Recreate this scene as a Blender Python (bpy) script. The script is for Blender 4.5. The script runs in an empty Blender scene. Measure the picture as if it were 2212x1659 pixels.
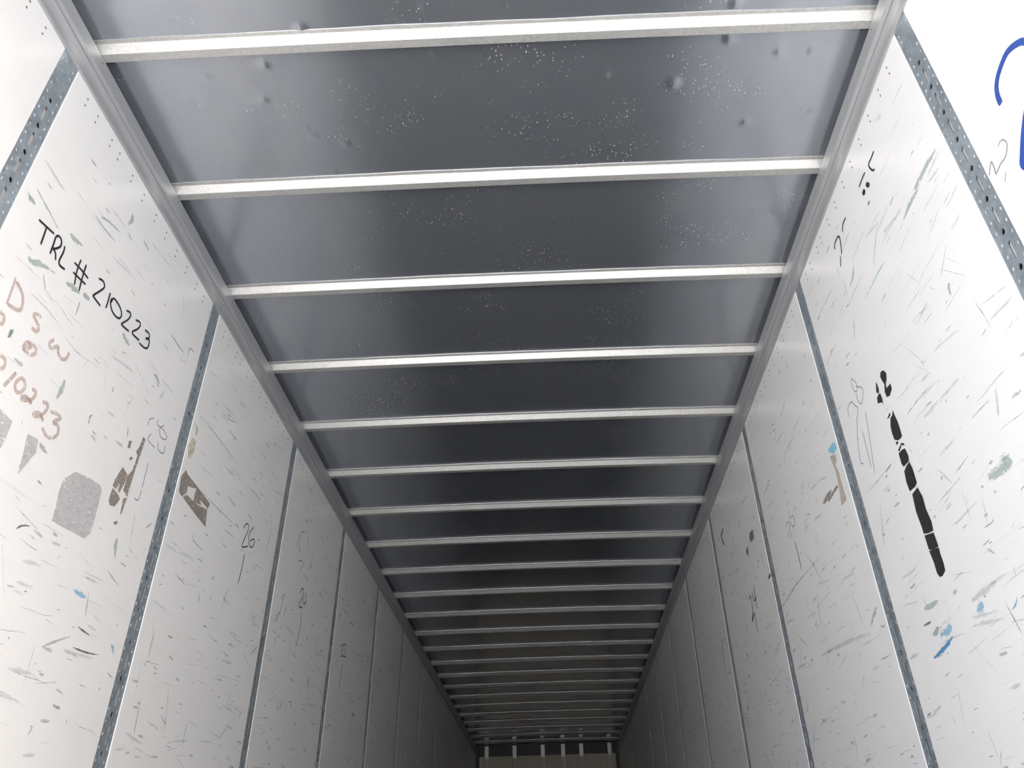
import bpy, bmesh, math, random
from mathutils import Vector, Matrix

# ------------------------------------------------------------------ camera, sky, sun, exposure
scene = bpy.context.scene
col = scene.collection
W_IMG, H_IMG = 2212, 1659
CAM_Z = 0.42                       # the phone is held low, just inside the open rear doors
PITCH, YAW, ROLL = 0.5882, -0.0181, -0.028
F_PX, CX = 1681.1, 1143.93

fwd = Vector((math.sin(YAW) * math.cos(PITCH), math.cos(YAW) * math.cos(PITCH), math.sin(PITCH)))
r0 = Vector((math.cos(YAW), -math.sin(YAW), 0))
u0 = r0.cross(fwd)
rgt = math.cos(ROLL) * r0 + math.sin(ROLL) * u0
upv = -math.sin(ROLL) * r0 + math.cos(ROLL) * u0
cam_data = bpy.data.cameras.new('camera')
cam = bpy.data.objects.new('camera', cam_data)
col.objects.link(cam)
cam.matrix_world = Matrix(((rgt.x, upv.x, -fwd.x, 0), (rgt.y, upv.y, -fwd.y, 0), (rgt.z, upv.z, -fwd.z, CAM_Z), (0, 0, 0, 1)))
cam_data.sensor_fit = 'HORIZONTAL'
cam_data.sensor_width = 36.0
cam_data.lens = F_PX / W_IMG * 36.0
cam_data.shift_x = -(CX - W_IMG / 2) / W_IMG
cam_data.clip_start = 0.02
scene.camera = cam

world = bpy.data.worlds.new('sky')
scene.world = world
world.use_nodes = True
wn = world.node_tree
for n in list(wn.nodes):
    wn.nodes.remove(n)
sky = wn.nodes.new('ShaderNodeTexSky')
sky.sky_type = 'NISHITA'
sky.sun_disc = False
sky.sun_elevation = math.radians(38.5)
sky.sun_rotation = math.radians(137)
sky.altitude = 50
sky.air_density = 1.0
sky.dust_density = 4.0
sky.ozone_density = 1.0
bg = wn.nodes.new('ShaderNodeBackground')
bg.inputs['Strength'].default_value = 0.42
wo = wn.nodes.new('ShaderNodeOutputWorld')
wn.links.new(sky.outputs[0], bg.inputs['Color'])
wn.links.new(bg.outputs[0], wo.inputs['Surface'])

sun_data = bpy.data.lights.new('sun', 'SUN')
sun_data.energy = 14.0
sun_data.angle = math.radians(0.6)
sun_data.color = (1.0, 0.985, 0.965)
sun = bpy.data.objects.new('sun', sun_data)
col.objects.link(sun)
SUN_EL, SUN_AZ = math.radians(38.5), math.radians(137)      # azimuth clockwise from +y: behind the open doors, to the right
to_sun = Vector((math.sin(SUN_AZ) * math.cos(SUN_EL), math.cos(SUN_AZ) * math.cos(SUN_EL), math.sin(SUN_EL)))
sun.rotation_euler = to_sun.to_track_quat('Z', 'Y').to_euler()
sun.location = (6, -8, 9)

vs = scene.view_settings
vs.view_transform = 'Standard'
vs.look = 'None'
vs.exposure = 1.12
vs.gamma = 1.0
vs.use_curve_mapping = False
scene.cycles.use_denoising = True
scene.cycles.max_bounces = 14
scene.cycles.diffuse_bounces = 8
scene.cycles.glossy_bounces = 6

# ------------------------------------------------------------------ dimensions (metres, floor at 0, y runs to the front of the trailer)
XL, XR = -1.4168, 1.1313           # faces of the white lining panels
Y_REAR, Y_FRONT = -0.75, 15.22
Z_PANEL = CAM_Z + 2.2087           # top of the lining panels
Z_BOW = CAM_Z + 2.3546             # underside of the roof bows
Z_ROOF = Z_BOW + 0.030
CAMBER = 0.010
BOW_Y0, BOW_STEP, N_BOW = 1.4827, 0.6096, 23
POST_Y0, POST_STEP, GAP = 1.3655, 1.2192, 0.0785
XM, XH = (XL + XR) / 2, (XR - XL) / 2

def camber(x):
    return CAMBER * (1 - ((x - XM) / XH) ** 2)

# ------------------------------------------------------------------ helpers
def new_mat(name):
    m = bpy.data.materials.new(name)
    m.use_nodes = True
    nt = m.node_tree
    for n in list(nt.nodes):
        nt.nodes.remove(n)
    out = nt.nodes.new('ShaderNodeOutputMaterial')
    b = nt.nodes.new('ShaderNodeBsdfPrincipled')
    nt.links.new(b.outputs[0], out.inputs['Surface'])
    return m, nt, b

def node(nt, kind, **kw):
    n = nt.nodes.new(kind)
    for k, v in kw.items():
        setattr(n, k, v)
    return n

def coords(nt, scale, use='Position', rot=(0, 0, 0)):
    mp = node(nt, 'ShaderNodeMapping')
    mp.inputs['Scale'].default_value = scale
    mp.inputs['Rotation'].default_value = rot
    if use == 'Position':
        g = node(nt, 'ShaderNodeNewGeometry')
        nt.links.new(g.outputs['Position'], mp.inputs['Vector'])
    else:
        g = node(nt, 'ShaderNodeTexCoord')
        nt.links.new(g.outputs['Object'], mp.inputs['Vector'])
    return mp.outputs[0]

def noise(nt, vec, scale=1.0, detail=4.0, rough=0.55):
    n = node(nt, 'ShaderNodeTexNoise')
    n.inputs['Scale'].default_value = scale
    n.inputs['Detail'].default_value = detail
    n.inputs['Roughness'].default_value = rough
    nt.links.new(vec, n.inputs['Vector'])
    return n.outputs['Fac']

def ramp(nt, fac, stops):
    r = node(nt, 'ShaderNodeValToRGB')
    e = r.color_ramp.elements
    while len(e) < len(stops):
        e.new(0.5)
    for el, (p, c) in zip(e, stops):
        el.position = p
        el.color = c if len(c) == 4 else (*c, 1)
    nt.links.new(fac, r.inputs[0])
    return r.outputs[0]

def mixc(nt, fac, a, b):
    m = node(nt, 'ShaderNodeMix', data_type='RGBA')
    for sock, v in ((m.inputs[0], fac), (m.inputs[6], a), (m.inputs[7], b)):
        if isinstance(v, (tuple, float, int)):
            sock.default_value = (*v, 1) if isinstance(v, tuple) and len(v) == 3 else v
        else:
            nt.links.new(v, sock)
    return m.outputs[2]

def maths(nt, op, a, b=None):
    m = node(nt, 'ShaderNodeMath', operation=op)
    for sock, v in zip(m.inputs, (a, b)):
        if v is None:
            continue
        if isinstance(v, (float, int)):
            sock.default_value = v
        else:
            nt.links.new(v, sock)
    return m.outputs[0]

def bump(nt, b, height, strength, dist):
    n = node(nt, 'ShaderNodeBump')
    n.inputs['Strength'].default_value = strength
    n.inputs['Distance'].default_value = dist
    nt.links.new(height, n.inputs['Height'])
    nt.links.new(n.outputs[0], b.inputs['Normal'])

G3 = lambda v: (v, v, v)

# ------------------------------------------------------------------ materials
def mat_panel():
    m, nt, b = new_mat('white_panel')
    # scrapes run along the trailer: noise stretched along y, two slightly different tilts
    v1 = coords(nt, (1, 2.2, 75), rot=(math.radians(2.5), 0, 0))
    s1 = ramp(nt, noise(nt, v1, 1.0, 5, 0.6), [(0.62, G3(0)), (0.80, G3(1))])
    v2 = coords(nt, (1, 5.0, 150), rot=(math.radians(-6), 0, 0))
    s2 = ramp(nt, noise(nt, v2, 1.0, 3, 0.6), [(0.66, G3(0)), (0.80, G3(1))])
    patch = ramp(nt, noise(nt, coords(nt, (1, 1, 1)), 1.7, 4, 0.6), [(0.40, G3(0)), (0.68, G3(1))])
    grime = ramp(nt, noise(nt, coords(nt, (1, 0.8, 2.6)), 2.3, 6, 0.65), [(0.35, G3(0)), (0.8, G3(1))])
    c0 = mixc(nt, maths(nt, 'MULTIPLY', grime, 0.40), (0.80, 0.80, 0.80), (0.71, 0.715, 0.725))
    c1 = mixc(nt, maths(nt, 'MULTIPLY', maths(nt, 'MULTIPLY', s1, patch), 0.75), c0, (0.50, 0.51, 0.51))
    c2 = mixc(nt, maths(nt, 'MULTIPLY', maths(nt, 'MULTIPLY', s2, patch), 0.65), c1, (0.38, 0.37, 0.36))
    nt.links.new(c2, b.inputs['Base Color'])
    b.inputs['Roughness'].default_value = 0.30
    b.inputs['Specular IOR Level'].default_value = 0.45
    bump(nt, b, maths(nt, 'ADD', s1, noise(nt, coords(nt, (1, 3, 3)), 1.0, 2)), 0.08, 0.002)
    return m

def mat_galv(name, base, rough=0.4, spangle=38, metal=0.85, low=0.82):
    m, nt, b = new_mat(name)
    vo = node(nt, 'ShaderNodeTexVoronoi')
    vo.inputs['Scale'].default_value = spangle
    nt.links.new(coords(nt, (1, 1, 1)), vo.inputs['Vector'])
    n = noise(nt, coords(nt, (1, 1, 1)), spangle * 0.6, 4)
    f = maths(nt, 'MULTIPLY', maths(nt, 'ADD', vo.outputs['Color'], n), 0.5)
    lo = tuple(c * low for c in base)
    hi = tuple(min(1, c * 1.12) for c in base)
    nt.links.new(ramp(nt, f, [(0.25, lo), (0.75, hi)]), b.inputs['Base Color'])
    b.inputs['Metallic'].default_value = metal
    nt.links.new(maths(nt, 'ADD', maths(nt, 'MULTIPLY', f, 0.2), rough - 0.1), b.inputs['Roughness'])
    bump(nt, b, n, 0.06, 0.002)
    return m

def mat_rail():
    m, nt, b = new_mat('mill_aluminium')
    st = noise(nt, coords(nt, (60, 1.2, 220)), 1.0, 4)
    nt.links.new(ramp(nt, st, [(0.3, (0.44, 0.45, 0.465)), (0.7, (0.54, 0.545, 0.555))]), b.inputs['Base Color'])
    b.inputs['Metallic'].default_value = 0.55
    b.inputs['Roughness'].default_value = 0.5
    bump(nt, b, st, 0.05, 0.001)
    return m

def mat_roof():
    m, nt, b = new_mat('roof_aluminium')
    streak = noise(nt, coords(nt, (90, 0.7, 1)), 1.0, 5, 0.6)
    broad = noise(nt, coords(nt, (2.2, 1.3, 1)), 1.0, 3)
    base = ramp(nt, maths(nt, 'ADD', maths(nt, 'MULTIPLY', streak, 0.35), maths(nt, 'MULTIPLY', broad, 0.65)),
                [(0.3, (0.515, 0.55, 0.605)), (0.7, (0.575, 0.605, 0.655))])
    # white corrosion specks, in clusters
    vo = node(nt, 'ShaderNodeTexVoronoi')
    vo.inputs['Scale'].default_value = 1.0
    nt.links.new(coords(nt, (130, 60, 1)), vo.inputs['Vector'])
    dot = ramp(nt, vo.outputs['Distance'], [(0.10, G3(1)), (0.28, G3(0))])
    sep = node(nt, 'ShaderNodeSeparateColor')
    nt.links.new(vo.outputs['Color'], sep.inputs[0])
    pick = maths(nt, 'GREATER_THAN', sep.outputs[0], 0.55)
    clus = ramp(nt, noise(nt, coords(nt, (2.6, 4.2, 1)), 1.0, 4, 0.7), [(0.50, G3(0)), (0.66, G3(1))])
    speck = maths(nt, 'MULTIPLY', maths(nt, 'MULTIPLY', dot, pick), clus)
    # short pale scratches and a dusty film, along the sheet
    scr = ramp(nt, noise(nt, coords(nt, (170, 4.5, 1)), 1.0, 3, 0.6), [(0.70, G3(0)), (0.78, G3(1))])
    film = ramp(nt, noise(nt, coords(nt, (3.5, 2.0, 1)), 1.0, 5, 0.7), [(0.50, G3(0)), (0.75, G3(1))])
    base = mixc(nt, maths(nt, 'ADD', maths(nt, 'MULTIPLY', maths(nt, 'MULTIPLY', scr, clus), 0.6), maths(nt, 'MULTIPLY', film, 0.22)), base, (0.74, 0.73, 0.71))
    # fine roller line along the sheet
    geo = node(nt, 'ShaderNodeNewGeometry')
    sx = node(nt, 'ShaderNodeSeparateXYZ')
    nt.links.new(geo.outputs['Position'], sx.inputs[0])
    line = maths(nt, 'LESS_THAN', maths(nt, 'ABSOLUTE', maths(nt, 'SUBTRACT', sx.outputs[0], 0.2235)), 0.0009)
    base = mixc(nt, maths(nt, 'MULTIPLY', line, 0.35), base, (0.78, 0.76, 0.74))
    c = mixc(nt, maths(nt, 'MULTIPLY', speck, 0.8), base, (0.82, 0.82, 0.80))
    nt.links.new(c, b.inputs['Base Color'])
    nt.links.new(maths(nt, 'SUBTRACT', 0.88, maths(nt, 'MULTIPLY', speck, 0.7)), b.inputs['Metallic'])
    b.inputs['Roughness'].default_value = 0.21
    bump(nt, b, noise(nt, coords(nt, (1.5, 2.5, 1)), 1.0, 2), 0.25, 0.004)
    return m

def mat_plain(name, c, rough=0.6, metallic=0.0, var=0.12, scale=12.0):
    m, nt, b = new_mat(name)
    n = noise(nt, coords(nt, (1, 1, 1)), scale, 5)
    nt.links.new(ramp(nt, n, [(0.3, tuple(x * (1 - var) for x in c)), (0.7, tuple(min(1, x * (1 + var)) for x in c))]), b.inputs['Base Color'])
    b.inputs['Roughness'].default_value = rough
    b.inputs['Metallic'].default_value = metallic
    return m

def mat_wood(name, a, c, axis):
    m, nt, b = new_mat(name)
    sc = (14, 0.6, 14) if axis == 'y' else (14, 14, 0.6)
    g = noise(nt, coords(nt, sc), 1.0, 6, 0.6)
    nt.links.new(ramp(nt, g, [(0.3, a), (0.7, c)]), b.inputs['Base Color'])
    b.inputs['Roughness'].default_value = 0.6
    return m

M = {}
M['panel'] = mat_panel()
M['post'] = mat_galv('galvanised_post', (0.47, 0.535, 0.585), 0.42, 60, 0.72)
M['bow'] = mat_galv('galvanised_bow', (0.645, 0.64, 0.615), 0.44, 130, 0.7, 0.92)
M['rail'] = mat_rail()
M['roof'] = mat_roof()
M['strip'] = mat_plain('pale_strip', (0.62, 0.61, 0.60), 0.5)
M['skin'] = mat_plain('outer_skin', (0.45, 0.46, 0.48), 0.5, 0.6)
M['rivet'] = mat_plain('rivet_steel', (0.20, 0.18, 0.165), 0.5, 0.2)
M['floor'] = mat_wood('oak_floor', (0.058, 0.063, 0.071), (0.088, 0.094, 0.104), 'y')
M['ply'] = mat_wood('front_plywood', (0.66, 0.60, 0.52), (0.74, 0.68, 0.59), 'z')
M['dark'] = mat_plain('dark_steel', (0.07, 0.075, 0.085), 0.5, 0.4)
M['ground'] = mat_plain('yard_concrete', (0.50, 0.49, 0.475), 0.9, 0, 0.15, 1.5)

# ------------------------------------------------------------------ mesh helpers
def mesh_obj(name, verts, faces, mat, parent=None, smooth=False):
    me = bpy.data.meshes.new(name)
    me.from_pydata(verts, [], faces)
    me.update()
    if smooth:
        me.polygons.foreach_set('use_smooth', [True] * len(me.polygons))
    me.materials.append(mat)
    return link(name, me, parent)

def link(name, me, parent=None, loc=(0, 0, 0), rz=0.0):
    o = bpy.data.objects.new(name, me)
    col.objects.link(o)
    if parent is not None:
        o.parent = parent
    o.location = loc
    o.rotation_euler = (0, 0, rz)
    return o

def bm_mesh(name, bm, mat, smooth=False):
    me = bpy.data.meshes.new(name)
    bm.normal_update()
    bm.to_mesh(me)
    bm.free()
    if smooth:
        me.polygons.foreach_set('use_smooth', [True] * len(me.polygons))
    me.materials.append(mat)
    return me

def box_bm(bm, a, b):
    (x0, y0, z0), (x1, y1, z1) = a, b
    vs_ = [bm.verts.new(p) for p in ((x0, y0, z0), (x1, y0, z0), (x1, y1, z0), (x0, y1, z0), (x0, y0, z1), (x1, y0, z1), (x1, y1, z1), (x0, y1, z1))]
    for f in ((0, 3, 2, 1), (4, 5, 6, 7), (0, 1, 5, 4), (1, 2, 6, 5), (2, 3, 7, 6), (3, 0, 4, 7)):
        bm.faces.new([vs_[i] for i in f])

def structure(o, label=None, cat=None):
    o['kind'] = 'structure'
    if label:
        o['label'] = label
    if cat:
        o['category'] = cat
    return o

def extrude_profile(pts, y0, y1, closed=True, step=None):
    """profile of (x, z) points swept along y"""
    n = len(pts)
    k = 1 if not step else max(1, int((y1 - y0) / step))
    verts = [(x, y0 + (y1 - y0) * j / k, z) for j in range(k + 1) for x, z in pts]
    faces = []
    for j in range(k):
        for i in range(n if closed else n - 1):
            a, b_ = j * n + i, j * n + (i + 1) % n
            faces.append((a, b_, b_ + n, a + n))
    if closed:
        faces.append(tuple(range(n - 1, -1, -1)))
        faces.append(tuple(k * n + i for i in range(n)))
    return verts, faces

# ------------------------------------------------------------------ the setting: ground, floor, side walls, front wall, roof
bm = bmesh.new()
box_bm(bm, (-40, -60, -1.35), (40, 40, -1.25))
g = link('ground', bm_mesh('ground', bm, M['ground']))
structure(g, 'pale concrete yard outside the open rear doors', 'ground')

bm = bmesh.new()
box_bm(bm, (XL - 0.05, Y_REAR, -0.035), (XR + 0.05, Y_FRONT + 0.05, -0.002))
fl = structure(link('floor', bm_mesh('floor', bm, M['floor'])), 'brown laminated oak floor of the trailer', 'floor')
nb = 8
bm = bmesh.new()
fw = (XR - XL) / nb
box_bm(bm, (0.0015, Y_REAR, -0.02), (fw - 0.0015, Y_FRONT, 0.0))
plank_me = bm_mesh('floor_plank', bm, M['floor'])
for i in range(nb):
    link('floor_plank', plank_me, fl, (XL + i * fw, 0, 0))

walls = {}
for side, X, s, lab in (('left', XL, 1, 'left trailer wall lined with white panels between perforated steel posts'),
                        ('right', XR, -1, 'right trailer wall lined with white panels between perforated steel posts')):
    bm = bmesh.new()
    xa, xb = X - s * 0.046, X - s * 0.040
    box_bm(bm, (min(xa, xb), Y_REAR, -0.03), (max(xa, xb), Y_FRONT + 0.05, Z_ROOF + 0.02))
    walls[side] = structure(link('wall_' + side, bm_mesh('wall_' + side, bm, M['skin'])), lab, 'wall')

# lining panel: local x = into the room, local y along the wall, origin at the middle of its lower edge
def panel_mesh(width):
    bm = bmesh.new()
    box_bm(bm, (-0.006, -width / 2, 0.01), (0.0, width / 2, Z_PANEL + 0.012))
    e = [ed for ed in bm.edges if all(v.co.x > -0.001 for v in ed.verts)]
    bmesh.ops.bevel(bm, geom=e, offset=0.0012, segments=1, affect='EDGES')
    return bm_mesh('wall_panel', bm, M['panel'])

def rivet_bm(bm, c, r, h, n=8):
    ring = [bm.verts.new((c[0], c[1] + r * math.cos(2 * math.pi * k / n), c[2] + r * math.sin(2 * math.pi * k / n))) for k in range(n)]
    top = [bm.verts.new((c[0] + h, c[1] + 0.6 * r * math.cos(2 * math.pi * k / n), c[2] + 0.6 * r * math.sin(2 * math.pi * k / n))) for k in range(n)]
    for k in range(n):
        bm.faces.new((ring[k], ring[(k + 1) % n], top[(k + 1) % n], top[k]))
    bm.faces.new(top)

RIVET_Y = [0.077, 0.142, 0.238, 0.294, 0.392, 0.482, 0.582, 0.675, 0.773, 0.870, 0.970, 1.051]
def rivets_mesh(width):
    bm = bmesh.new()
    for ry in RIVET_Y:
        if ry < width - 0.02:
            for rz in (2.175, 2.145):
                rivet_bm(bm, (0.0, ry - width / 2, CAM_Z + rz), 0.0042, 0.0014)
    return bm_mesh('panel_rivets', bm, M['rivet'])

PANEL_W = POST_STEP - GAP
panel_me = panel_mesh(PANEL_W)
rivets_me = rivets_mesh(PANEL_W)

# perforated steel post: every pitch one round hole and one slot, a column of pressed dimples on each side
def post_mesh():
    p, hw, u, back = 0.1134, GAP / 2 - 0.0004, -0.0020, -0.034
    z_hole = CAM_Z + 2.0086
    bm = bmesh.new()
    def loop(pts, x):
        return [bm.verts.new((x, y, z)) for y, z in pts]
    def fill_cell(z1, z0, loops):
        outer = loop([(-hw, z0), (hw, z0), (hw, z1), (-hw, z1)], u)
        edges = [bm.edges.new((outer[i], outer[(i + 1) % 4])) for i in range(4)]
        for lp in loops:
            f = loop(lp, u)
            bk = loop(lp, u - 0.004)
            n = len(f)
            edges += [bm.edges.new((f[i], f[(i + 1) % n])) for i in range(n)]
            for i in range(n):
                bm.faces.new((f[i], f[(i + 1) % n], bk[(i + 1) % n], bk[i]))
        bmesh.ops.triangle_fill(bm, use_beauty=True, use_dissolve=False, edges=edges, normal=(1, 0, 0))
    top = z_hole + 0.020
    fill_cell(CAM_Z + 2.24, top, [])
    z = top
    k = 0
    while z - p > 0.03:
        hz = z_hole - k * p
        circ = [(0.008 * math.cos(2 * math.pi * i / 10), hz + 0.0085 * math.sin(2 * math.pi * i / 10)) for i in range(10)]
        s0, s1, r = hz - 0.030, hz - 0.087, 0.0066
        slot = [(r * math.cos(a), s0 - r + r * math.sin(a)) for a in [math.pi * i / 4 for i in range(5)]] + \
               [(r * math.cos(a), s1 + r + r * math.sin(a)) for a in [math.pi + math.pi * i / 4 for i in range(5)]]
        fill_cell(z, z - p, [circ, slot])
        z -= p
        k += 1
    fill_cell(z, 0.0, [])
    # pale lining strip showing through the slots, dark channel behind the round holes
    for i in range(k):
        hz = z_hole - i * p
        q = [bm.verts.new((u - 0.0085, y, zz)) for y, zz in ((-0.014, hz - 0.094), (0.014, hz - 0.094), (0.014, hz - 0.022), (-0.014, hz - 0.022))]
        bm.faces.new(q).material_index = 1
    # channel behind the plate
    zt = CAM_Z + 2.24
    for a, b_ in (((-hw, u), (-hw, back)), ((-hw, back), (hw, back)), ((hw, back), (hw, u))):
        q = [bm.verts.new((a[1], a[0], 0)), bm.verts.new((b_[1], b_[0], 0)), bm.verts.new((b_[1], b_[0], zt)), bm.verts.new((a[1], a[0], zt))]
        bm.faces.new(q)
    me = bm_mesh('wall_post', bm, M['post'])
    me.materials.append(M['strip'])
    return me

def dimples_mesh():
    bm = bmesh.new()
    z = CAM_Z + 2.061
    while z > 0.05:
        for y in (-0.0255, 0.0255):
            n, r, h = 8, 0.0056, 0.0022
            ring = [bm.verts.new((-0.0021, y + r * math.cos(2 * math.pi * k / n), z + r * 1.25 * math.sin(2 * math.pi * k / n))) for k in range(n)]
            mid = [bm.verts.new((-0.0021 + 0.75 * h, y + 0.65 * r * math.cos(2 * math.pi * k / n), z + 0.65 * r * 1.25 * math.sin(2 * math.pi * k / n))) for k in range(n)]
            t = bm.verts.new((-0.0021 + h, y, z))
            for k in range(n):
                bm.faces.new((ring[k], ring[(k + 1) % n], mid[(k + 1) % n], mid[k]))
                bm.faces.new((mid[k], mid[(k + 1) % n], t))
        z -= 0.0378
    for rz in (2.178, 2.150):
        for y in (-0.027, 0.027):
            rivet_bm(bm, (-0.0020, y, CAM_Z + rz), 0.0045, 0.002)
    return bm_mesh('post_dimples', bm, M['post'], True)

post_me, dimples_me = post_mesh(), dimples_mesh()

panels = {'left': {}, 'right': {}}
for side, X, rz in (('left', XL, 0.0), ('right', XR, math.pi)):
    w = walls[side]
    for i in range(-1, 12):
        yc = POST_Y0 + i * POST_STEP + GAP / 2
        o = link('wall_post', post_me, w, (X, yc, 0), rz)
        d = link('post_dimples', dimples_me, o)
        d['kind'] = 'stuff'
        if i < 11:
            pn = link('wall_panel', panel_me, w, (X, yc + POST_STEP / 2, 0), rz)
            rv = link('panel_rivets', rivets_me, pn)
            rv['kind'] = 'stuff'
            panels[side][i] = pn
    ya, yb = Y_REAR, POST_Y0 - POST_STEP
    panels[side][-2] = link('wall_panel', panel_mesh(yb - ya), w, (X, (ya + yb) / 2, 0), rz)
    ya, yb = POST_Y0 + 11 * POST_STEP + GAP, Y_FRONT
    panels[side][11] = link('wall_panel', panel_mesh(yb - ya), w, (X, (ya + yb) / 2, 0), rz)

# top rails: (u = out from the panel face, z above camera)
def rail_profile(edge):
    return [(-0.004, 2.2087), (0.0035, 2.2087), (0.0060, 2.2130), (0.0060, 2.2190), (0.0042, 2.2235),
            (0.0015, 2.2290), (-0.0010, 2.2400), (-0.0016, 2.2500), (-0.0008, 2.2600), (0.0015, 2.2700), (0.0050, 2.2772),
            (0.0062, 2.2795), (0.0050, 2.2806), (0.0020, 2.2812), (0.0020, 2.2838), (0.0070, 2.2846), (0.0082, 2.2870),
            (edge - 0.0012, 2.2990), (edge, 2.3440), (edge, 2.3516), (edge - 0.002, 2.3536), (-0.030, 2.3536), (-0.030, 2.3900), (-0.039, 2.3900), (-0.039, 2.2087)]

for n, (X, s, edge, lab) in enumerate(((XL, 1, 0.0125, 'aluminium top rail running along the left edge of the ceiling'),
                                       (XR, -1, 0.0165, 'aluminium top rail running along the right edge of the ceiling')), 1):
    pts = [(X + s * u, CAM_Z + z) for u, z in rail_profile(edge)]
    if s < 0:
        pts = pts[::-1]
    v, f = extrude_profile(pts, Y_REAR, Y_FRONT)
    r = structure(mesh_obj('trim_%d' % n, v, f, M['rail']), lab, 'rail')
    bm = bmesh.new()
    for k in range(N_BOW):
        rivet_bm(bm, (0, s * (BOW_Y0 + k * BOW_STEP + 0.018), CAM_Z + 2.334), 0.0040, 0.0012, 6)
    sc_ = link('rail_screws', bm_mesh('rail_screws', bm, M['rivet']), r, (X + s * edge, 0, 0), 0 if s > 0 else math.pi)
    sc_['kind'] = 'stuff'

# roof sheet with shallow dents knocked into it
DENTS = [
    (-1.114, 1.601, 0.014, -0.004),
    (-0.902, 1.572, 0.014, -0.004),
    (-0.947, 1.707, 0.014, -0.004),
    (-0.741, 1.448, 0.014, -0.004),
    (-0.941, 1.821, 0.01, -0.0012),
    (-0.834, 1.834, 0.01, -0.0012),
    (-0.814, 1.866, 0.01, -0.0012),
    (-0.701, 1.912, 0.01, -0.0012),
    (-0.777, 2.052, 0.01, -0.0012),
    (0.673, 1.548, 0.014, -0.004),
    (0.673, 1.428, 0.014, -0.004),
    (0.506, 1.711, 0.014, -0.004),
    (0.794, 1.89, 0.014, -0.004),
    (1.001, 1.843, 0.014, -0.004),
    (0.966, 1.603, 0.014, -0.004),
    (0.852, 1.606, 0.014, -0.004),
    (0.926, 2.346, 0.012, -0.003),
    (0.985, 2.349, 0.012, -0.003),
    (-0.315, 1.556, 0.012, -0.003),
    (-0.191, 1.707, 0.012, -0.003),
    (-0.184, 1.894, 0.012, -0.003),
    (0.082, 1.438, 0.012, -0.003),
    (-0.326, 1.39, 0.012, -0.003),
    (0.262, 1.665, 0.012, -0.003),
    (-1.227, 2.517, 0.012, -0.003),
    (-0.275, 2.858, 0.012, -0.0014),
    (0.023, 2.931, 0.012, -0.0014),
    (0.236, 2.945, 0.012, -0.0014),
    (-0.332, 2.42, 0.012, -0.0014),
]

nx, ny1, ny2 = 220, 230, 40
xs = [XL - 0.032 + (XR - XL + 0.064) * i / nx for i in range(nx + 1)]
ys = [Y_REAR] + [0.9 + 2.5 * j / ny1 for j in range(ny1 + 1)] + [3.4 + (Y_FRONT + 0.085 - 3.4) * j / ny2 for j in range(1, ny2 + 1)]
def roof_z(x, y):
    z = Z_ROOF + camber(x)
    if y < 3.5:
        for dx, dy, r, d in DENTS:
            q = ((x - dx) ** 2 + (y - dy) ** 2) / (r * r)
            if q < 6:
                z += d * math.exp(-q)
    return z
verts = [(x, y, roof_z(x, y)) for y in ys for x in xs]
faces = [(j * (nx + 1) + i, (j + 1) * (nx + 1) + i, (j + 1) * (nx + 1) + i + 1, j * (nx + 1) + i + 1) for j in range(len(ys) - 1) for i in range(nx)]
nv = len(verts)
# upper face of the sheet, so that it is a closed plate
verts += [(xs[0], ys[0], Z_ROOF + 0.014), (xs[-1], ys[0], Z_ROOF + 0.014), (xs[-1], ys[-1], Z_ROOF + 0.014), (xs[0], ys[-1], Z_ROOF + 0.014)]
faces.append((nv, nv + 1, nv + 2, nv + 3))
roof = structure(mesh_obj('ceiling', verts, faces, M['roof'], smooth=True), 'bare aluminium roof sheet of the trailer with small dents and specks', 'ceiling')

# hat-section roof bows
def bow_mesh():
    prof = [(-0.033, 0.0298), (-0.033, 0.0270), (-0.0205, 0.0262), (-0.0185, 0.0240), (-0.0012, 0.0016), (0.0008, 0.0), (0.0288, 0.0),
            (0.0308, 0.0016), (0.0330, 0.0298)]
    n, k = len(prof), 28
    rnd = random.Random(5)
    verts, faces = [], []
    xa, xb = XL - 0.024, XR + 0.024
    for j in range(k + 1):
        x = xa + (xb - xa) * j / k
        wob = 0.0012 * math.sin(7.0 * x + 1.3) + 0.0008 * math.sin(17 * x)
        for i, (y, z) in enumerate(prof):
            zz = Z_BOW + z + camber(max(XL, min(XR, x)))
            verts.append((x, y + (wob if i in (0, 1) else 0), zz))
    for j in range(k):
        for i in range(n):
            a, b_ = j * n + i, j * n + (i + 1) % n
            faces.append((a, a + n, b_ + n, b_))
    faces.append(tuple(range(n)))
    faces.append(tuple(k * n + i for i in range(n - 1, -1, -1)))
    me = bpy.data.meshes.new('roof_bow')
    me.from_pydata(verts, [], faces)
    me.update()
    me.materials.append(M['bow'])
    return me
bow_me = bow_mesh()
for k in range(-3, N_BOW):
    link('roof_bow', bow_me, roof, (0, BOW_Y0 + k * BOW_STEP, 0))

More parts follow.
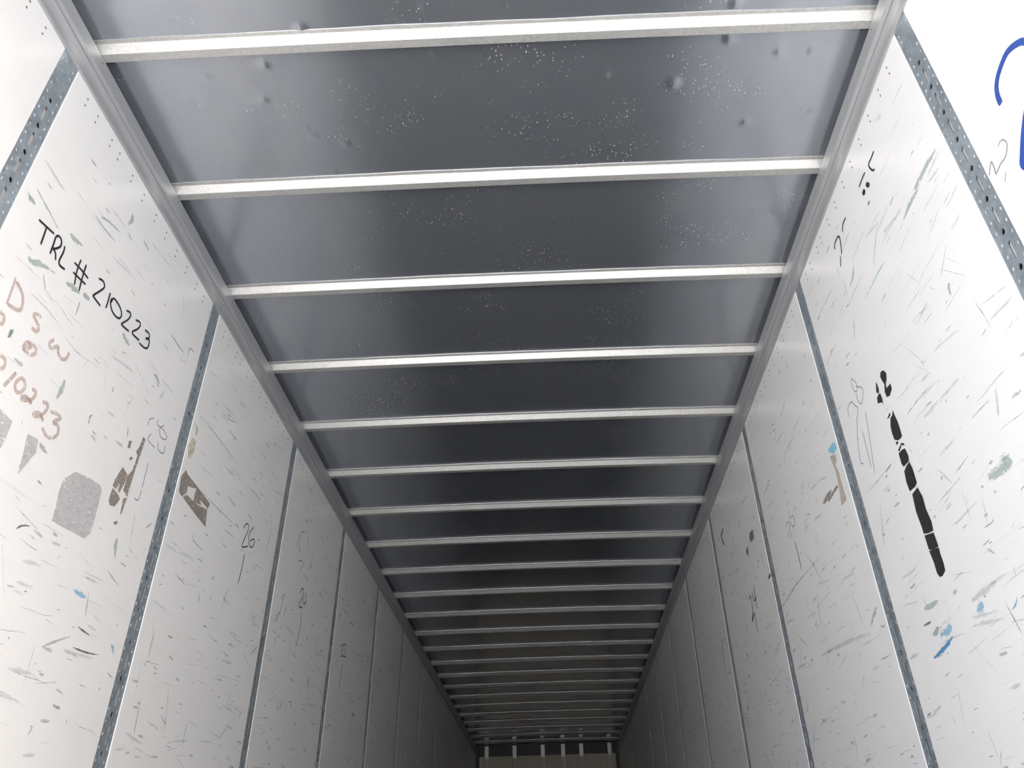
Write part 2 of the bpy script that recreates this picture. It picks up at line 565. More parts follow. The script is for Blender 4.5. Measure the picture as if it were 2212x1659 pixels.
# front bulkhead: plywood lining between steel uprights, open header strip above it
bm = bmesh.new()
box_bm(bm, (XL - 0.05, Y_FRONT + 0.06, -0.03), (XR + 0.05, Y_FRONT + 0.08, Z_ROOF + 0.02))
wf = structure(link('wall_front', bm_mesh('wall_front', bm, M['dark'])), 'front bulkhead of the trailer, beige lining under a dark header', 'wall')
UPRIGHTS = [-1.229, -0.730, -0.224, 0.140, 0.467, 0.971]
Z_LINE = CAM_Z + 2.19
for x in UPRIGHTS:
    bm = bmesh.new()
    box_bm(bm, (x - 0.034, Y_FRONT + 0.012, 0), (x + 0.034, Y_FRONT + 0.055, Z_ROOF - 0.02))
    link('front_upright', bm_mesh('front_upright', bm, M['bow']), wf)
edges_x = [XL + 0.06] + UPRIGHTS + [XR - 0.06]
for a, b_ in zip(edges_x[:-1], edges_x[1:]):
    bm = bmesh.new()
    ga = 0.040 if a in UPRIGHTS else 0
    gb = 0.040 if b_ in UPRIGHTS else 0
    box_bm(bm, (a + ga, Y_FRONT - 0.004, 0.0), (b_ - gb, Y_FRONT + 0.010, Z_LINE))
    link('lining_board', bm_mesh('lining_board', bm, M['ply']), wf)
for x in UPRIGHTS:
    bm = bmesh.new()
    box_bm(bm, (x - 0.028, Y_FRONT - 0.004, 0.0), (x + 0.028, Y_FRONT + 0.010, Z_LINE - 0.03))
    link('cover_strip', bm_mesh('cover_strip', bm, M['ply']), wf)
for x0, x1 in ((XL, XL + 0.055), (XR - 0.055, XR)):
    bm = bmesh.new()
    box_bm(bm, (x0, Y_FRONT - 0.02, 0), (x1, Y_FRONT + 0.055, Z_ROOF - 0.02))
    link('corner_post', bm_mesh('corner_post', bm, M['dark']), wf)

# marks on the lining panels, as (y, z) positions on the wall in metres
WRITING = [
    ('left', 'handwriting', 'black_ink', 0.0072, 'black handwritten TRL # 210223', [[(1.542, 2.077), (1.577, 2.084), (1.614, 2.092)], [(1.578, 2.087), (1.581, 2.057), (1.584, 2.021)], [(1.624, 2.09), (1.627, 2.064), (1.629, 2.027)], [(1.624, 2.09), (1.633, 2.102), (1.649, 2.1), (1.655, 2.082), (1.644, 2.062), (1.632, 2.05)], [(1.632, 2.05), (1.647, 2.046), (1.658, 2.028)], [(1.67, 2.096), (1.674, 2.076), (1.672, 2.041), (1.679, 2.029), (1.706, 2.035)], [(1.753, 2.118), (1.754, 2.073), (1.766, 2.026)], [(1.782, 2.123), (1.785, 2.081), (1.793, 2.026)], [(1.731, 2.086), (1.769, 2.091), (1.811, 2.092)], [(1.741, 2.056), (1.779, 2.061), (1.81, 2.066)], [(1.856, 2.131), (1.874, 2.14), (1.889, 2.138), (1.893, 2.121), (1.862, 2.068), (1.865, 2.061), (1.908, 2.06)], [(1.932, 2.135), (1.934, 2.111), (1.936, 2.073)], [(1.947, 2.124), (1.95, 2.105), (1.971, 2.089), (2, 2.088), (2.019, 2.098), (2.022, 2.115), (2.005, 2.13), (1.977, 2.135), (1.955, 2.131), (1.951, 2.11)], [(2.039, 2.147), (2.06, 2.156), (2.07, 2.149), (2.061, 2.123), (2.04, 2.092), (2.043, 2.086), (2.088, 2.095)], [(2.104, 2.157), (2.126, 2.167), (2.138, 2.161), (2.129, 2.136), (2.107, 2.108), (2.117, 2.102), (2.158, 2.109)], [(2.173, 2.166), (2.198, 2.172), (2.209, 2.165), (2.203, 2.147), (2.19, 2.143)], [(2.19, 2.143), (2.211, 2.154), (2.219, 2.143), (2.218, 2.119), (2.197, 2.106), (2.163, 2.101)]]),
    ('left', 'handwriting', 'rust_ink', 0.012, 'faded rust-coloured handwriting D S W', [[(1.553, 1.867), (1.561, 1.781)], [(1.557, 1.86), (1.593, 1.847), (1.611, 1.82), (1.606, 1.796), (1.563, 1.783)], [(1.693, 1.839), (1.673, 1.837), (1.663, 1.825), (1.683, 1.816), (1.698, 1.81), (1.696, 1.793), (1.673, 1.789)], [(1.672, 1.717), (1.681, 1.744), (1.722, 1.75), (1.712, 1.722), (1.672, 1.717)], [(1.681, 1.744), (1.698, 1.74), (1.674, 1.714)], [(1.772, 1.82), (1.759, 1.8), (1.771, 1.79), (1.795, 1.814), (1.806, 1.799), (1.827, 1.792), (1.845, 1.805), (1.85, 1.831)], [(1.552, 1.748), (1.569, 1.746), (1.575, 1.731), (1.569, 1.718)], [(1.61, 1.649), (1.631, 1.649), (1.637, 1.63), (1.629, 1.617)]]),
    ('left', 'handwriting', 'rust_ink', 0.012, 'faded rust-coloured handwritten number 10223', [[(1.685, 1.644), (1.673, 1.613), (1.663, 1.586)], [(1.709, 1.645), (1.697, 1.618), (1.707, 1.602), (1.722, 1.604), (1.734, 1.625), (1.727, 1.642), (1.709, 1.645)], [(1.762, 1.642), (1.778, 1.644), (1.782, 1.631), (1.769, 1.61), (1.744, 1.595), (1.736, 1.598), (1.75, 1.609), (1.772, 1.609), (1.779, 1.602)], [(1.818, 1.635), (1.839, 1.642), (1.846, 1.629), (1.833, 1.599), (1.81, 1.583), (1.802, 1.588), (1.821, 1.6), (1.838, 1.596), (1.848, 1.589)], [(1.863, 1.631), (1.89, 1.64), (1.913, 1.638), (1.895, 1.619), (1.892, 1.609), (1.912, 1.613), (1.924, 1.592), (1.906, 1.568), (1.88, 1.561), (1.853, 1.571)]]),
    ('left', 'handwriting', 'pencil', 0.0045, 'grey pencilled 28 with a stroke below it', [[(2.36, 1.879), (2.359, 1.903), (2.384, 1.923)], [(2.395, 1.865), (2.384, 1.834), (2.441, 1.832)], [(2.414, 1.936), (2.415, 1.916), (2.458, 1.921), (2.498, 1.914), (2.497, 1.898), (2.461, 1.888), (2.439, 1.91), (2.463, 1.94)], [(2.451, 1.862), (2.469, 1.838), (2.503, 1.842), (2.51, 1.865), (2.499, 1.875)], [(2.426, 1.762), (2.43, 1.694), (2.43, 1.621), (2.403, 1.613)]]),
    ('left', 'handwriting', 'navy_ink', 0.0065, 'dark blue handwritten 26 with a stroke below it', [[(3.352, 1.907), (3.375, 1.94), (3.402, 1.946), (3.411, 1.92), (3.371, 1.827), (3.444, 1.857)], [(3.471, 1.966), (3.436, 1.919), (3.438, 1.884), (3.465, 1.865), (3.495, 1.872), (3.513, 1.903), (3.491, 1.912), (3.455, 1.885)], [(3.421, 1.807), (3.421, 1.733), (3.411, 1.663)]]),
    ('left', 'handwriting', 'navy_ink', 0.007, 'dark handwritten 24 with a stroke below it', [[(4.289, 1.912), (4.32, 1.952), (4.35, 1.952), (4.348, 1.914), (4.31, 1.854), (4.338, 1.848), (4.373, 1.864)], [(4.374, 1.938), (4.375, 1.894), (4.388, 1.886), (4.428, 1.912)], [(4.411, 1.964), (4.418, 1.908), (4.418, 1.871)], [(4.372, 1.83), (4.379, 1.766), (4.369, 1.669), (4.35, 1.635)]]),
    ('left', 'handwriting', 'pencil', 0.006, 'faint pencilled number', [[(4.004, 1.787), (4.031, 1.821), (4.041, 1.817), (4.024, 1.762), (4.018, 1.716), (3.984, 1.67), (3.97, 1.683), (4.014, 1.723)], [(4.102, 1.787), (4.091, 1.747), (4.084, 1.718)]]),
    ('left', 'handwriting', 'pencil', 0.006, 'faint large curved pencil strokes', [[(4.228, 2.259), (4.172, 2.23), (4.146, 2.178), (4.167, 2.136), (4.202, 2.127)], [(4.276, 2.253), (4.326, 2.226), (4.326, 2.189)], [(4.42, 2.205), (4.431, 2.146), (4.393, 2.091)], [(4.187, 2.064), (4.242, 2.09), (4.275, 2.077), (4.243, 2.036)], [(4.335, 2.044), (4.361, 2.028), (4.399, 2.024)]]),
    ('left', 'handwriting', 'navy_ink', 0.008, 'dark handwritten 22 with a stroke below it', [[(5.299, 1.886), (5.352, 1.919), (5.355, 1.885), (5.324, 1.833), (5.385, 1.849)], [(5.376, 1.916), (5.415, 1.936), (5.417, 1.895), (5.394, 1.848), (5.458, 1.863)], [(5.382, 1.798), (5.374, 1.716), (5.362, 1.641)]]),
    ('left', 'handwriting', 'pencil', 0.009, 'dark handwritten strokes far along the wall', [[(6.413, 1.814), (6.407, 1.785), (6.374, 1.736)], [(7.156, 1.853), (7.156, 1.776), (7.132, 1.696)]]),
    ('right', 'handwriting', 'blue_ink', 0.017, 'large blue handwritten 2 cut off by the edge of view', [[(1.222, 1.993), (1.22, 2.016), (1.211, 2.038), (1.194, 2.054), (1.168, 2.064), (1.139, 2.068), (1.116, 2.06), (1.094, 2.044), (1.083, 2.03), (1.067, 1.995), (1.072, 1.959), (1.107, 1.936), (1.167, 1.903), (1.209, 1.868), (1.239, 1.835), (1.254, 1.812), (1.234, 1.781), (1.202, 1.764)]]),
    ('right', 'handwriting', 'pencil', 0.0045, 'faint grey scribble beside the blue 2', [[(1.291, 1.923), (1.274, 1.924), (1.263, 1.906), (1.27, 1.89), (1.288, 1.879), (1.308, 1.881), (1.338, 1.876)], [(1.331, 1.916), (1.346, 1.907), (1.358, 1.895)], [(1.331, 1.916), (1.333, 1.892), (1.338, 1.876)], [(1.306, 1.85), (1.323, 1.834)]]),
    ('right', 'handwriting', 'pencil', 0.0045, 'thin pencilled 28 with long strokes below it', [[(2.384, 1.983), (2.4, 1.971), (2.393, 1.93), (2.371, 1.924), (2.365, 1.948), (2.385, 1.981)], [(2.373, 1.938), (2.333, 1.906), (2.341, 1.881), (2.374, 1.864), (2.391, 1.899), (2.382, 1.918)], [(2.498, 1.885), (2.488, 1.915), (2.444, 1.918), (2.425, 1.891), (2.409, 1.866), (2.447, 1.839)], [(2.36, 1.826), (2.382, 1.753), (2.429, 1.618)], [(2.442, 1.837), (2.483, 1.778), (2.509, 1.705), (2.489, 1.69)], [(2.426, 1.783), (2.434, 1.703), (2.442, 1.647)]]),
    ('right', 'handwriting', 'pencil', 0.0055, 'pencilled 26 with a stroke below it', [[(3.384, 1.916), (3.398, 1.874), (3.392, 1.844), (3.365, 1.827), (3.337, 1.837), (3.348, 1.872), (3.379, 1.872)], [(3.477, 1.87), (3.445, 1.881), (3.419, 1.862), (3.44, 1.837), (3.485, 1.822)], [(3.405, 1.817), (3.449, 1.802)]]),
    ('right', 'handwriting', 'navy_ink', 0.006, 'dark stroke under the pencilled 26', [[(3.398, 1.765), (3.393, 1.699), (3.394, 1.633)], [(3.399, 1.744), (3.395, 1.72)]]),
    ('right', 'handwriting', 'navy_ink', 0.0085, 'dark blue handwritten 24 with a stroke below it', [[(4.236, 1.854), (4.244, 1.792), (4.249, 1.725)], [(4.294, 1.839), (4.288, 1.783), (4.225, 1.785)], [(4.387, 1.82), (4.341, 1.828), (4.347, 1.779), (4.359, 1.745), (4.411, 1.699)], [(4.397, 1.703), (4.327, 1.727), (4.33, 1.675), (4.329, 1.615)]]),
    ('right', 'handwriting', 'black_ink', 0.0075, 'broken black handwritten 2 and strokes under the rail', [[(1.756, 2.467), (1.788, 2.466), (1.806, 2.467), (1.813, 2.458), (1.804, 2.429), (1.79, 2.415)], [(1.847, 2.467), (1.885, 2.468), (1.911, 2.465)], [(1.883, 2.365), (1.898, 2.364)], [(2.06, 2.47), (2.095, 2.47), (2.113, 2.451)], [(2.208, 2.452), (2.196, 2.47), (2.151, 2.466), (2.154, 2.428), (2.171, 2.394)], [(2.186, 2.395), (2.206, 2.364)]]),
]
PAINT = [
    ('right', 'painted_mark', 'black_ink', 'two black blots of the broken handwriting', [[(1.866, 2.433), (1.852, 2.427), (1.844, 2.409), (1.852, 2.402), (1.865, 2.41), (1.871, 2.426)], [(1.904, 2.432), (1.886, 2.431), (1.882, 2.415), (1.892, 2.409), (1.907, 2.417)]]),
    ('right', 'painted_mark', 'black_ink', 'thick black stroke topped by a worn black number', [[(2.185, 1.854), (2.173, 1.864), (2.152, 1.857), (2.14, 1.838), (2.151, 1.82), (2.166, 1.811), (2.169, 1.797), (2.136, 1.794), (2.139, 1.774), (2.166, 1.765), (2.186, 1.773), (2.188, 1.795), (2.174, 1.816), (2.182, 1.836)], [(2.225, 1.859), (2.221, 1.847), (2.22, 1.827), (2.229, 1.815), (2.243, 1.828)], [(2.25, 1.811), (2.231, 1.814), (2.22, 1.81), (2.218, 1.791), (2.224, 1.766), (2.227, 1.779), (2.257, 1.793)], [(2.229, 1.715), (2.2, 1.722), (2.199, 1.713), (2.221, 1.712)], [(2.176, 1.717), (2.175, 1.698), (2.169, 1.666), (2.17, 1.641), (2.172, 1.619), (2.186, 1.617), (2.205, 1.621), (2.225, 1.635), (2.227, 1.659), (2.223, 1.683), (2.207, 1.705), (2.19, 1.705)], [(2.224, 1.624), (2.208, 1.62), (2.209, 1.613), (2.221, 1.613)], [(2.188, 1.603), (2.174, 1.592), (2.177, 1.587), (2.198, 1.601)], [(2.225, 1.596), (2.198, 1.601), (2.194, 1.596), (2.219, 1.588)], [(2.227, 1.586), (2.198, 1.584), (2.179, 1.578), (2.173, 1.548), (2.181, 1.533), (2.223, 1.536), (2.23, 1.551)], [(2.228, 1.523), (2.199, 1.53), (2.179, 1.53), (2.173, 1.504), (2.176, 1.458), (2.192, 1.452), (2.234, 1.456), (2.237, 1.489)], [(2.225, 1.442), (2.181, 1.444), (2.17, 1.409), (2.174, 1.37), (2.166, 1.326), (2.173, 1.3), (2.204, 1.305), (2.233, 1.315), (2.232, 1.337), (2.236, 1.388)], [(2.232, 1.309), (2.175, 1.295), (2.173, 1.259), (2.174, 1.251), (2.211, 1.255), (2.233, 1.265)], [(2.234, 1.261), (2.174, 1.248), (2.177, 1.231), (2.175, 1.205), (2.179, 1.182), (2.204, 1.174), (2.222, 1.177), (2.23, 1.192), (2.228, 1.221), (2.232, 1.248)]]),
    ('right', 'painted_mark', 'chip', 'dark chips on the panel', [[(4.108, 2.111), (4.043, 2.1), (4.048, 2.054), (4.12, 2.055), (4.145, 2.09)], [(4.265, 2.065), (4.2, 2.071), (4.231, 2.015), (4.258, 2.042)], [(4.809, 2.388), (4.722, 2.398), (4.7, 2.384), (4.778, 2.365), (4.75, 2.298), (4.788, 2.311)], [(3.944, 1.785), (3.886, 1.797), (3.874, 1.775), (3.934, 1.778)]]),
]
STUCK = [
    ('left', 'torn_label', 'grey_residue', 'large grey scraped-off label patch on the left wall beside the brown tape', 'label', [[(2.055, 1.536), (2.13, 1.552), (2.193, 1.559), (2.209, 1.546), (2.215, 1.5), (2.219, 1.442), (2.218, 1.406), (2.197, 1.38), (2.147, 1.376), (2.086, 1.369), (2.025, 1.364), (2.021, 1.403), (2.011, 1.454), (2.015, 1.49)]]),
    ('left', 'torn_label', 'grey_residue', 'pointed grey scrap of torn label left of the large grey patch', 'label', [[(1.807, 1.525), (1.856, 1.534), (1.864, 1.497), (1.845, 1.451), (1.829, 1.412), (1.824, 1.417), (1.82, 1.466)]]),
    ('left', 'tape_residue', 'brown_residue', 'ragged brown tape scrap with a thin tail, under the pencilled 28 on the left wall', 'tape', [[(2.284, 1.671), (2.323, 1.662), (2.32, 1.63), (2.307, 1.587), (2.296, 1.592), (2.297, 1.619), (2.281, 1.589), (2.26, 1.59), (2.264, 1.619)], [(2.264, 1.583), (2.286, 1.581), (2.303, 1.579), (2.321, 1.57), (2.303, 1.536), (2.276, 1.528), (2.261, 1.54)], [(2.351, 1.825), (2.369, 1.826), (2.364, 1.761), (2.359, 1.699), (2.356, 1.626), (2.358, 1.596), (2.346, 1.599), (2.325, 1.606), (2.325, 1.659), (2.345, 1.692), (2.349, 1.748), (2.334, 1.759), (2.346, 1.784)], [(2.338, 1.58), (2.359, 1.594), (2.356, 1.569), (2.352, 1.529), (2.347, 1.53)], [(2.278, 1.742), (2.276, 1.768), (2.293, 1.776), (2.29, 1.758), (2.296, 1.75)], [(2.305, 1.716), (2.312, 1.726), (2.327, 1.728), (2.317, 1.713)], [(2.322, 1.489), (2.343, 1.502), (2.345, 1.491), (2.332, 1.485)]]),
    ('left', 'torn_label', 'brown_residue', 'brown speckled strip of torn label on the panel beyond the first near post', 'label', [[(2.677, 1.836), (2.701, 1.876), (2.723, 1.867), (2.821, 1.863), (2.811, 1.848), (2.744, 1.828), (2.748, 1.802), (2.719, 1.77), (2.688, 1.776)], [(2.821, 1.863), (2.966, 1.853), (2.955, 1.826), (2.864, 1.829), (2.892, 1.813), (2.821, 1.796), (2.817, 1.825)], [(2.752, 1.794), (2.81, 1.795), (2.879, 1.802), (2.951, 1.821), (2.97, 1.751), (2.88, 1.756), (2.73, 1.771)]]),
    ('left', 'tape_residue', 'cream_residue', 'cream smear of old glue above the brown label strip', 'tape', [[(2.687, 2.017), (2.72, 2.02), (2.731, 1.982), (2.715, 1.935), (2.687, 1.921), (2.67, 1.97)], [(2.671, 2.079), (2.718, 2.073), (2.722, 2.043), (2.702, 2.039), (2.701, 2.064)]]),
    ('left', 'torn_label', 'grey_residue', 'grey speckled label scrap at the left edge of view', 'label', [[(1.663, 1.526), (1.688, 1.527), (1.716, 1.523), (1.737, 1.524), (1.738, 1.499), (1.738, 1.467), (1.734, 1.44), (1.717, 1.417)]]),
    ('right', 'tape_residue', 'tan_residue', 'bow-shaped tan tape strip beside the second post of the right wall', 'tape', [[(2.759, 1.862), (2.735, 1.855), (2.699, 1.839), (2.708, 1.817), (2.731, 1.81), (2.717, 1.773), (2.715, 1.711), (2.712, 1.653), (2.725, 1.655), (2.775, 1.658), (2.756, 1.712), (2.742, 1.786), (2.754, 1.832)]]),
    ('right', 'torn_label', 'cyan_label', 'small cyan label scrap above the tan tape strip', 'label', [[(2.763, 1.894), (2.698, 1.89), (2.675, 1.878), (2.679, 1.855), (2.722, 1.852), (2.755, 1.88)]]),
    ('right', 'tape_residue', 'brown_residue', 'two narrow brown tape slivers below the tan tape strip', 'tape', [[(2.958, 1.75), (2.889, 1.761), (2.831, 1.754), (2.848, 1.742), (2.931, 1.739)], [(2.899, 1.737), (2.768, 1.742), (2.763, 1.73), (2.892, 1.726)]]),
]
SCUFFS = [
    ('left', 'green_scuff', 0.034, [(1.563, 1.945), (1.593, 1.959), (1.629, 1.979), (1.689, 1.996)]),
    ('left', 'green_scuff', 0.034, [(1.598, 1.951), (1.574, 1.951), (1.56, 1.956)]),
    ('left', 'green_scuff', 0.034, [(1.724, 2.002), (1.764, 2.015), (1.807, 2.024)]),
    ('left', 'green_scuff', 0.034, [(1.813, 2.027), (1.835, 2.038), (1.856, 2.039)]),
    ('left', 'green_scuff', 0.034, [(1.897, 2.474), (1.911, 2.457), (1.898, 2.409)]),
    ('left', 'green_scuff', 0.034, [(2.053, 2.069), (2.086, 2.056), (2.124, 2.057)]),
    ('left', 'green_scuff', 0.034, [(1.471, 2.107), (1.487, 2.101), (1.512, 2.108)]),
    ('left', 'green_scuff', 0.034, [(1.667, 2.147), (1.698, 2.152), (1.745, 2.163)]),
    ('left', 'green_scuff', 0.014, [(1.48, 2.151), (1.543, 2.137), (1.639, 2.114)]),
    ('left', 'green_scuff', 0.014, [(1.82, 1.942), (1.817, 1.971), (1.815, 2.011)]),
    ('left', 'green_scuff', 0.014, [(2.255, 2.368), (2.263, 2.335)]),
    ('left', 'green_scuff', 0.014, [(2.33, 2.273), (2.396, 2.272), (2.475, 2.273)]),
    ('left', 'green_scuff', 0.014, [(2.499, 2.273), (2.495, 2.322), (2.541, 2.327)]),
    ('left', 'green_scuff', 0.014, [(1.73, 2.298), (1.799, 2.298), (1.882, 2.31)]),
    ('left', 'green_scuff', 0.014, [(1.76, 2.312), (1.807, 2.339), (1.888, 2.359)]),
    ('left', 'grey_scuff', 0.006, [(1.623, 2.189), (1.669, 2.191)]),
    ('left', 'grey_scuff', 0.006, [(1.795, 2.145), (1.877, 2.148)]),
    ('left', 'grey_scuff', 0.006, [(2.122, 2.182), (2.202, 2.191)]),
    ('left', 'grey_scuff', 0.006, [(1.738, 2.181), (1.779, 2.186)]),
    ('left', 'grey_scuff', 0.006, [(2.095, 2.346), (2.123, 2.348)]),
    ('left', 'grey_scuff', 0.006, [(1.589, 1.868), (1.713, 1.878), (1.81, 1.866)]),
    ('left', 'grey_scuff', 0.006, [(2.312, 2.363), (2.398, 2.391)]),
    ('left', 'grey_scuff', 0.006, [(2.083, 2.438), (2.083, 2.375)]),
    ('left', 'dark_scuff', 0.01, [(1.683, 1.772), (1.703, 1.771)]),
    ('left', 'dark_scuff', 0.01, [(1.719, 1.793), (1.722, 1.785)]),
    ('left', 'dark_scuff', 0.01, [(1.668, 1.787), (1.676, 1.783)]),
    ('left', 'teal_scuff', 0.03, [(1.608, 1.705), (1.621, 1.697)]),
    ('left', 'teal_scuff', 0.03, [(1.635, 1.706), (1.656, 1.698)]),
    ('left', 'teal_scuff', 0.03, [(1.618, 1.748), (1.613, 1.72), (1.612, 1.704)]),
    ('left', 'green_scuff', 0.03, [(1.873, 1.757), (1.874, 1.711), (1.868, 1.671)]),
    ('left', 'green_scuff', 0.03, [(1.864, 1.738), (1.874, 1.699)]),
    ('left', 'green_scuff', 0.03, [(2.301, 2.067), (2.333, 2.063), (2.359, 2.052)]),
    ('left', 'green_scuff', 0.03, [(1.862, 1.53), (1.888, 1.522), (1.915, 1.522)]),
    ('left', 'green_scuff', 0.03, [(1.999, 1.621), (2.025, 1.618)]),
    ('left', 'green_scuff', 0.03, [(2.369, 1.457), (2.374, 1.427), (2.394, 1.378)]),
    ('left', 'green_scuff', 0.03, [(1.772, 1.375), (1.807, 1.368)]),
    ('left', 'green_scuff', 0.03, [(2.796, 1.713), (2.89, 1.694)]),
    ('left', 'green_scuff', 0.012, [(2.89, 1.694), (2.896, 1.661), (3.014, 1.658)]),
    ('left', 'green_scuff', 0.012, [(2.427, 1.464), (2.436, 1.41)]),
    ('left', 'green_scuff', 0.012, [(2.334, 1.419), (2.373, 1.414)]),
    ('left', 'green_scuff', 0.012, [(1.73, 1.667), (1.786, 1.67)]),
    ('left', 'green_scuff', 0.012, [(2.085, 1.91), (2.149, 1.915)]),
    ('left', 'green_scuff', 0.012, [(2.702, 2.265), (2.795, 2.266)]),
    ('left', 'dark_scuff', 0.011, [(1.895, 1.278), (1.912, 1.299), (1.951, 1.314)]),
    ('left', 'dark_scuff', 0.011, [(2.204, 1.759), (2.218, 1.749)]),
    ('left', 'dark_scuff', 0.011, [(2.122, 1.643), (2.146, 1.626)]),
    ('left', 'dark_scuff', 0.011, [(2.113, 1.724), (2.139, 1.726)]),
    ('left', 'dark_scuff', 0.011, [(2.373, 1.697), (2.397, 1.695)]),
    ('left', 'dark_scuff', 0.011, [(2.059, 1.588), (2.075, 1.572)]),
    ('left', 'dark_scuff', 0.011, [(2.287, 1.496), (2.321, 1.49)]),
    ('left', 'dark_scuff', 0.011, [(2.045, 1.692), (2.038, 1.718), (2.05, 1.736)]),
    ('left', 'dark_scuff', 0.011, [(2.373, 1.463), (2.399, 1.476)]),
    ('left', 'dark_scuff', 0.011, [(3.325, 2.193), (3.358, 2.197)]),
    ('left', 'grey_scuff', 0.008, [(1.91, 1.27), (1.959, 1.266), (2.023, 1.265)]),
    ('left', 'grey_scuff', 0.008, [(1.97, 1.567), (1.975, 1.554)]),
    ('left', 'grey_scuff', 0.008, [(2.006, 1.579), (2.007, 1.596)]),
    ('left', 'grey_scuff', 0.008, [(2.198, 1.637), (2.215, 1.676)]),
    ('left', 'grey_scuff', 0.008, [(2.019, 1.5), (2.054, 1.597)]),
    ('left', 'grey_scuff', 0.008, [(2.32, 1.674), (2.322, 1.702)]),
    ('left', 'grey_scuff', 0.008, [(1.93, 1.812), (1.954, 1.807)]),
    ('left', 'grey_scuff', 0.008, [(1.864, 1.767), (1.906, 1.77)]),
    ('left', 'grey_scuff', 0.008, [(2.458, 2.159), (2.526, 2.16)]),
    ('left', 'grey_scuff', 0.008, [(2.165, 1.785), (2.22, 1.791)]),
    ('left', 'blue_scuff', 0.009, [(2.845, 1.864), (3.038, 1.869), (3.372, 1.886)]),
    ('left', 'blue_scuff', 0.009, [(2.676, 2.127), (2.891, 2.14), (3.239, 2.136)]),
    ('left', 'grey_scuff', 0.011, [(2.869, 2.258), (2.977, 2.274), (3.054, 2.302)]),
    ('left', 'grey_scuff', 0.011, [(2.956, 2.231), (3.047, 2.229), (3.119, 2.239)]),
    ('left', 'grey_scuff', 0.011, [(3.23, 2.244), (3.299, 2.243)]),
    ('left', 'grey_scuff', 0.011, [(3.281, 1.791), (3.396, 1.78)]),
    ('left', 'dark_scuff', 0.012, [(2.291, 1.083), (2.344, 1.084), (2.397, 1.089), (2.463, 1.101)]),
    ('left', 'dark_scuff', 0.012, [(2.497, 1.102), (2.495, 1.118)]),
    ('left', 'dark_scuff', 0.012, [(2.293, 1.142), (2.34, 1.138), (2.378, 1.135)]),
    ('left', 'dark_scuff', 0.012, [(2.114, 1.139), (2.127, 1.148)]),
    ('left', 'dark_scuff', 0.012, [(2.01, 0.973), (2.039, 0.976)]),
    ('left', 'dark_scuff', 0.012, [(3.087, 1.595), (3.097, 1.614)]),
    ('left', 'dark_scuff', 0.012, [(3.172, 1.428), (3.171, 1.454)]),
    ('left', 'dark_scuff', 0.012, [(2.926, 1.328), (2.927, 1.347)]),
    ('left', 'dark_scuff', 0.012, [(2.392, 1.024), (2.414, 1.046)]),
    ('left', 'dark_scuff', 0.012, [(2.515, 1.2), (2.52, 1.213)]),
    ('left', 'green_scuff', 0.012, [(2.146, 1.035), (2.203, 1.069), (2.298, 1.116)]),
    ('left', 'green_scuff', 0.012, [(2.362, 1.343), (2.408, 1.332), (2.464, 1.318)]),
    ('left', 'green_scuff', 0.012, [(2.378, 1.135), (2.456, 1.14)]),
    ('left', 'green_scuff', 0.012, [(2.361, 1.177), (2.401, 1.163)]),
    ('left', 'green_scuff', 0.012, [(2.299, 1.259), (2.311, 1.219), (2.323, 1.169)]),
    ('left', 'blue_scuff', 0.03, [(2.5, 1.143), (2.519, 1.137), (2.534, 1.119)]),
    ('left', 'blue_scuff', 0.03, [(2.212, 1.229), (2.261, 1.228), (2.303, 1.227)]),
    ('left', 'blue_scuff', 0.03, [(2.01, 1.016), (2.039, 1.011)]),
    ('left', 'blue_scuff', 0.03, [(2.145, 1.271), (2.167, 1.274)]),
    ('left', 'grey_scuff', 0.01, [(2.302, 0.996), (2.352, 0.999)]),
    ('left', 'grey_scuff', 0.01, [(2.287, 0.957), (2.295, 0.976)]),
    ('left', 'grey_scuff', 0.01, [(2.276, 0.934), (2.281, 0.946)]),
    ('left', 'grey_scuff', 0.01, [(3.179, 1.042), (3.18, 1), (3.18, 0.938)]),
    ('left', 'grey_scuff', 0.01, [(3.22, 1.041), (3.246, 0.999)]),
    ('left', 'grey_scuff', 0.01, [(2.754, 1.128), (2.754, 1.152), (2.795, 1.162)]),
    ('left', 'grey_scuff', 0.01, [(2.779, 1.052), (2.785, 0.962), (2.797, 0.881)]),
    ('left', 'red_scuff', 0.016, [(3.476, 1.765), (3.531, 1.739)]),
    ('left', 'dark_scuff', 0.02, [(4.677, 1.559), (4.669, 1.515), (4.701, 1.469)]),
    ('left', 'dark_scuff', 0.02, [(4.285, 1.356), (4.296, 1.335)]),
    ('left', 'dark_scuff', 0.02, [(4.228, 1.289), (4.249, 1.233)]),
    ('left', 'dark_scuff', 0.02, [(4.267, 1.612), (4.266, 1.597)]),
    ('left', 'dark_scuff', 0.02, [(5.75, 1.655), (5.763, 1.627)]),
    ('left', 'dark_scuff', 0.02, [(6.697, 1.735), (6.702, 1.678)]),
    ('left', 'dark_scuff', 0.02, [(6.694, 1.606), (6.707, 1.559)]),
    ('left', 'red_scuff', 0.03, [(4.832, 1.749), (4.956, 1.756)]),
    ('right', 'green_scuff', 0.034, [(1.481, 2.154), (1.537, 2.157), (1.605, 2.16), (1.659, 2.16)]),
    ('right', 'green_scuff', 0.034, [(1.615, 2.146), (1.689, 2.146), (1.761, 2.141)]),
    ('right', 'green_scuff', 0.034, [(1.692, 2.13), (1.733, 2.127)]),
    ('right', 'green_scuff', 0.022, [(1.661, 1.81), (1.676, 1.802), (1.677, 1.77)]),
    ('right', 'green_scuff', 0.022, [(1.538, 1.771), (1.519, 1.761)]),
    ('right', 'green_scuff', 0.022, [(1.793, 2.088), (1.791, 2.066)]),
    ('right', 'green_scuff', 0.022, [(1.753, 2.078), (1.756, 2.056)]),
    ('right', 'green_scuff', 0.022, [(2.086, 2.046), (2.091, 1.995)]),
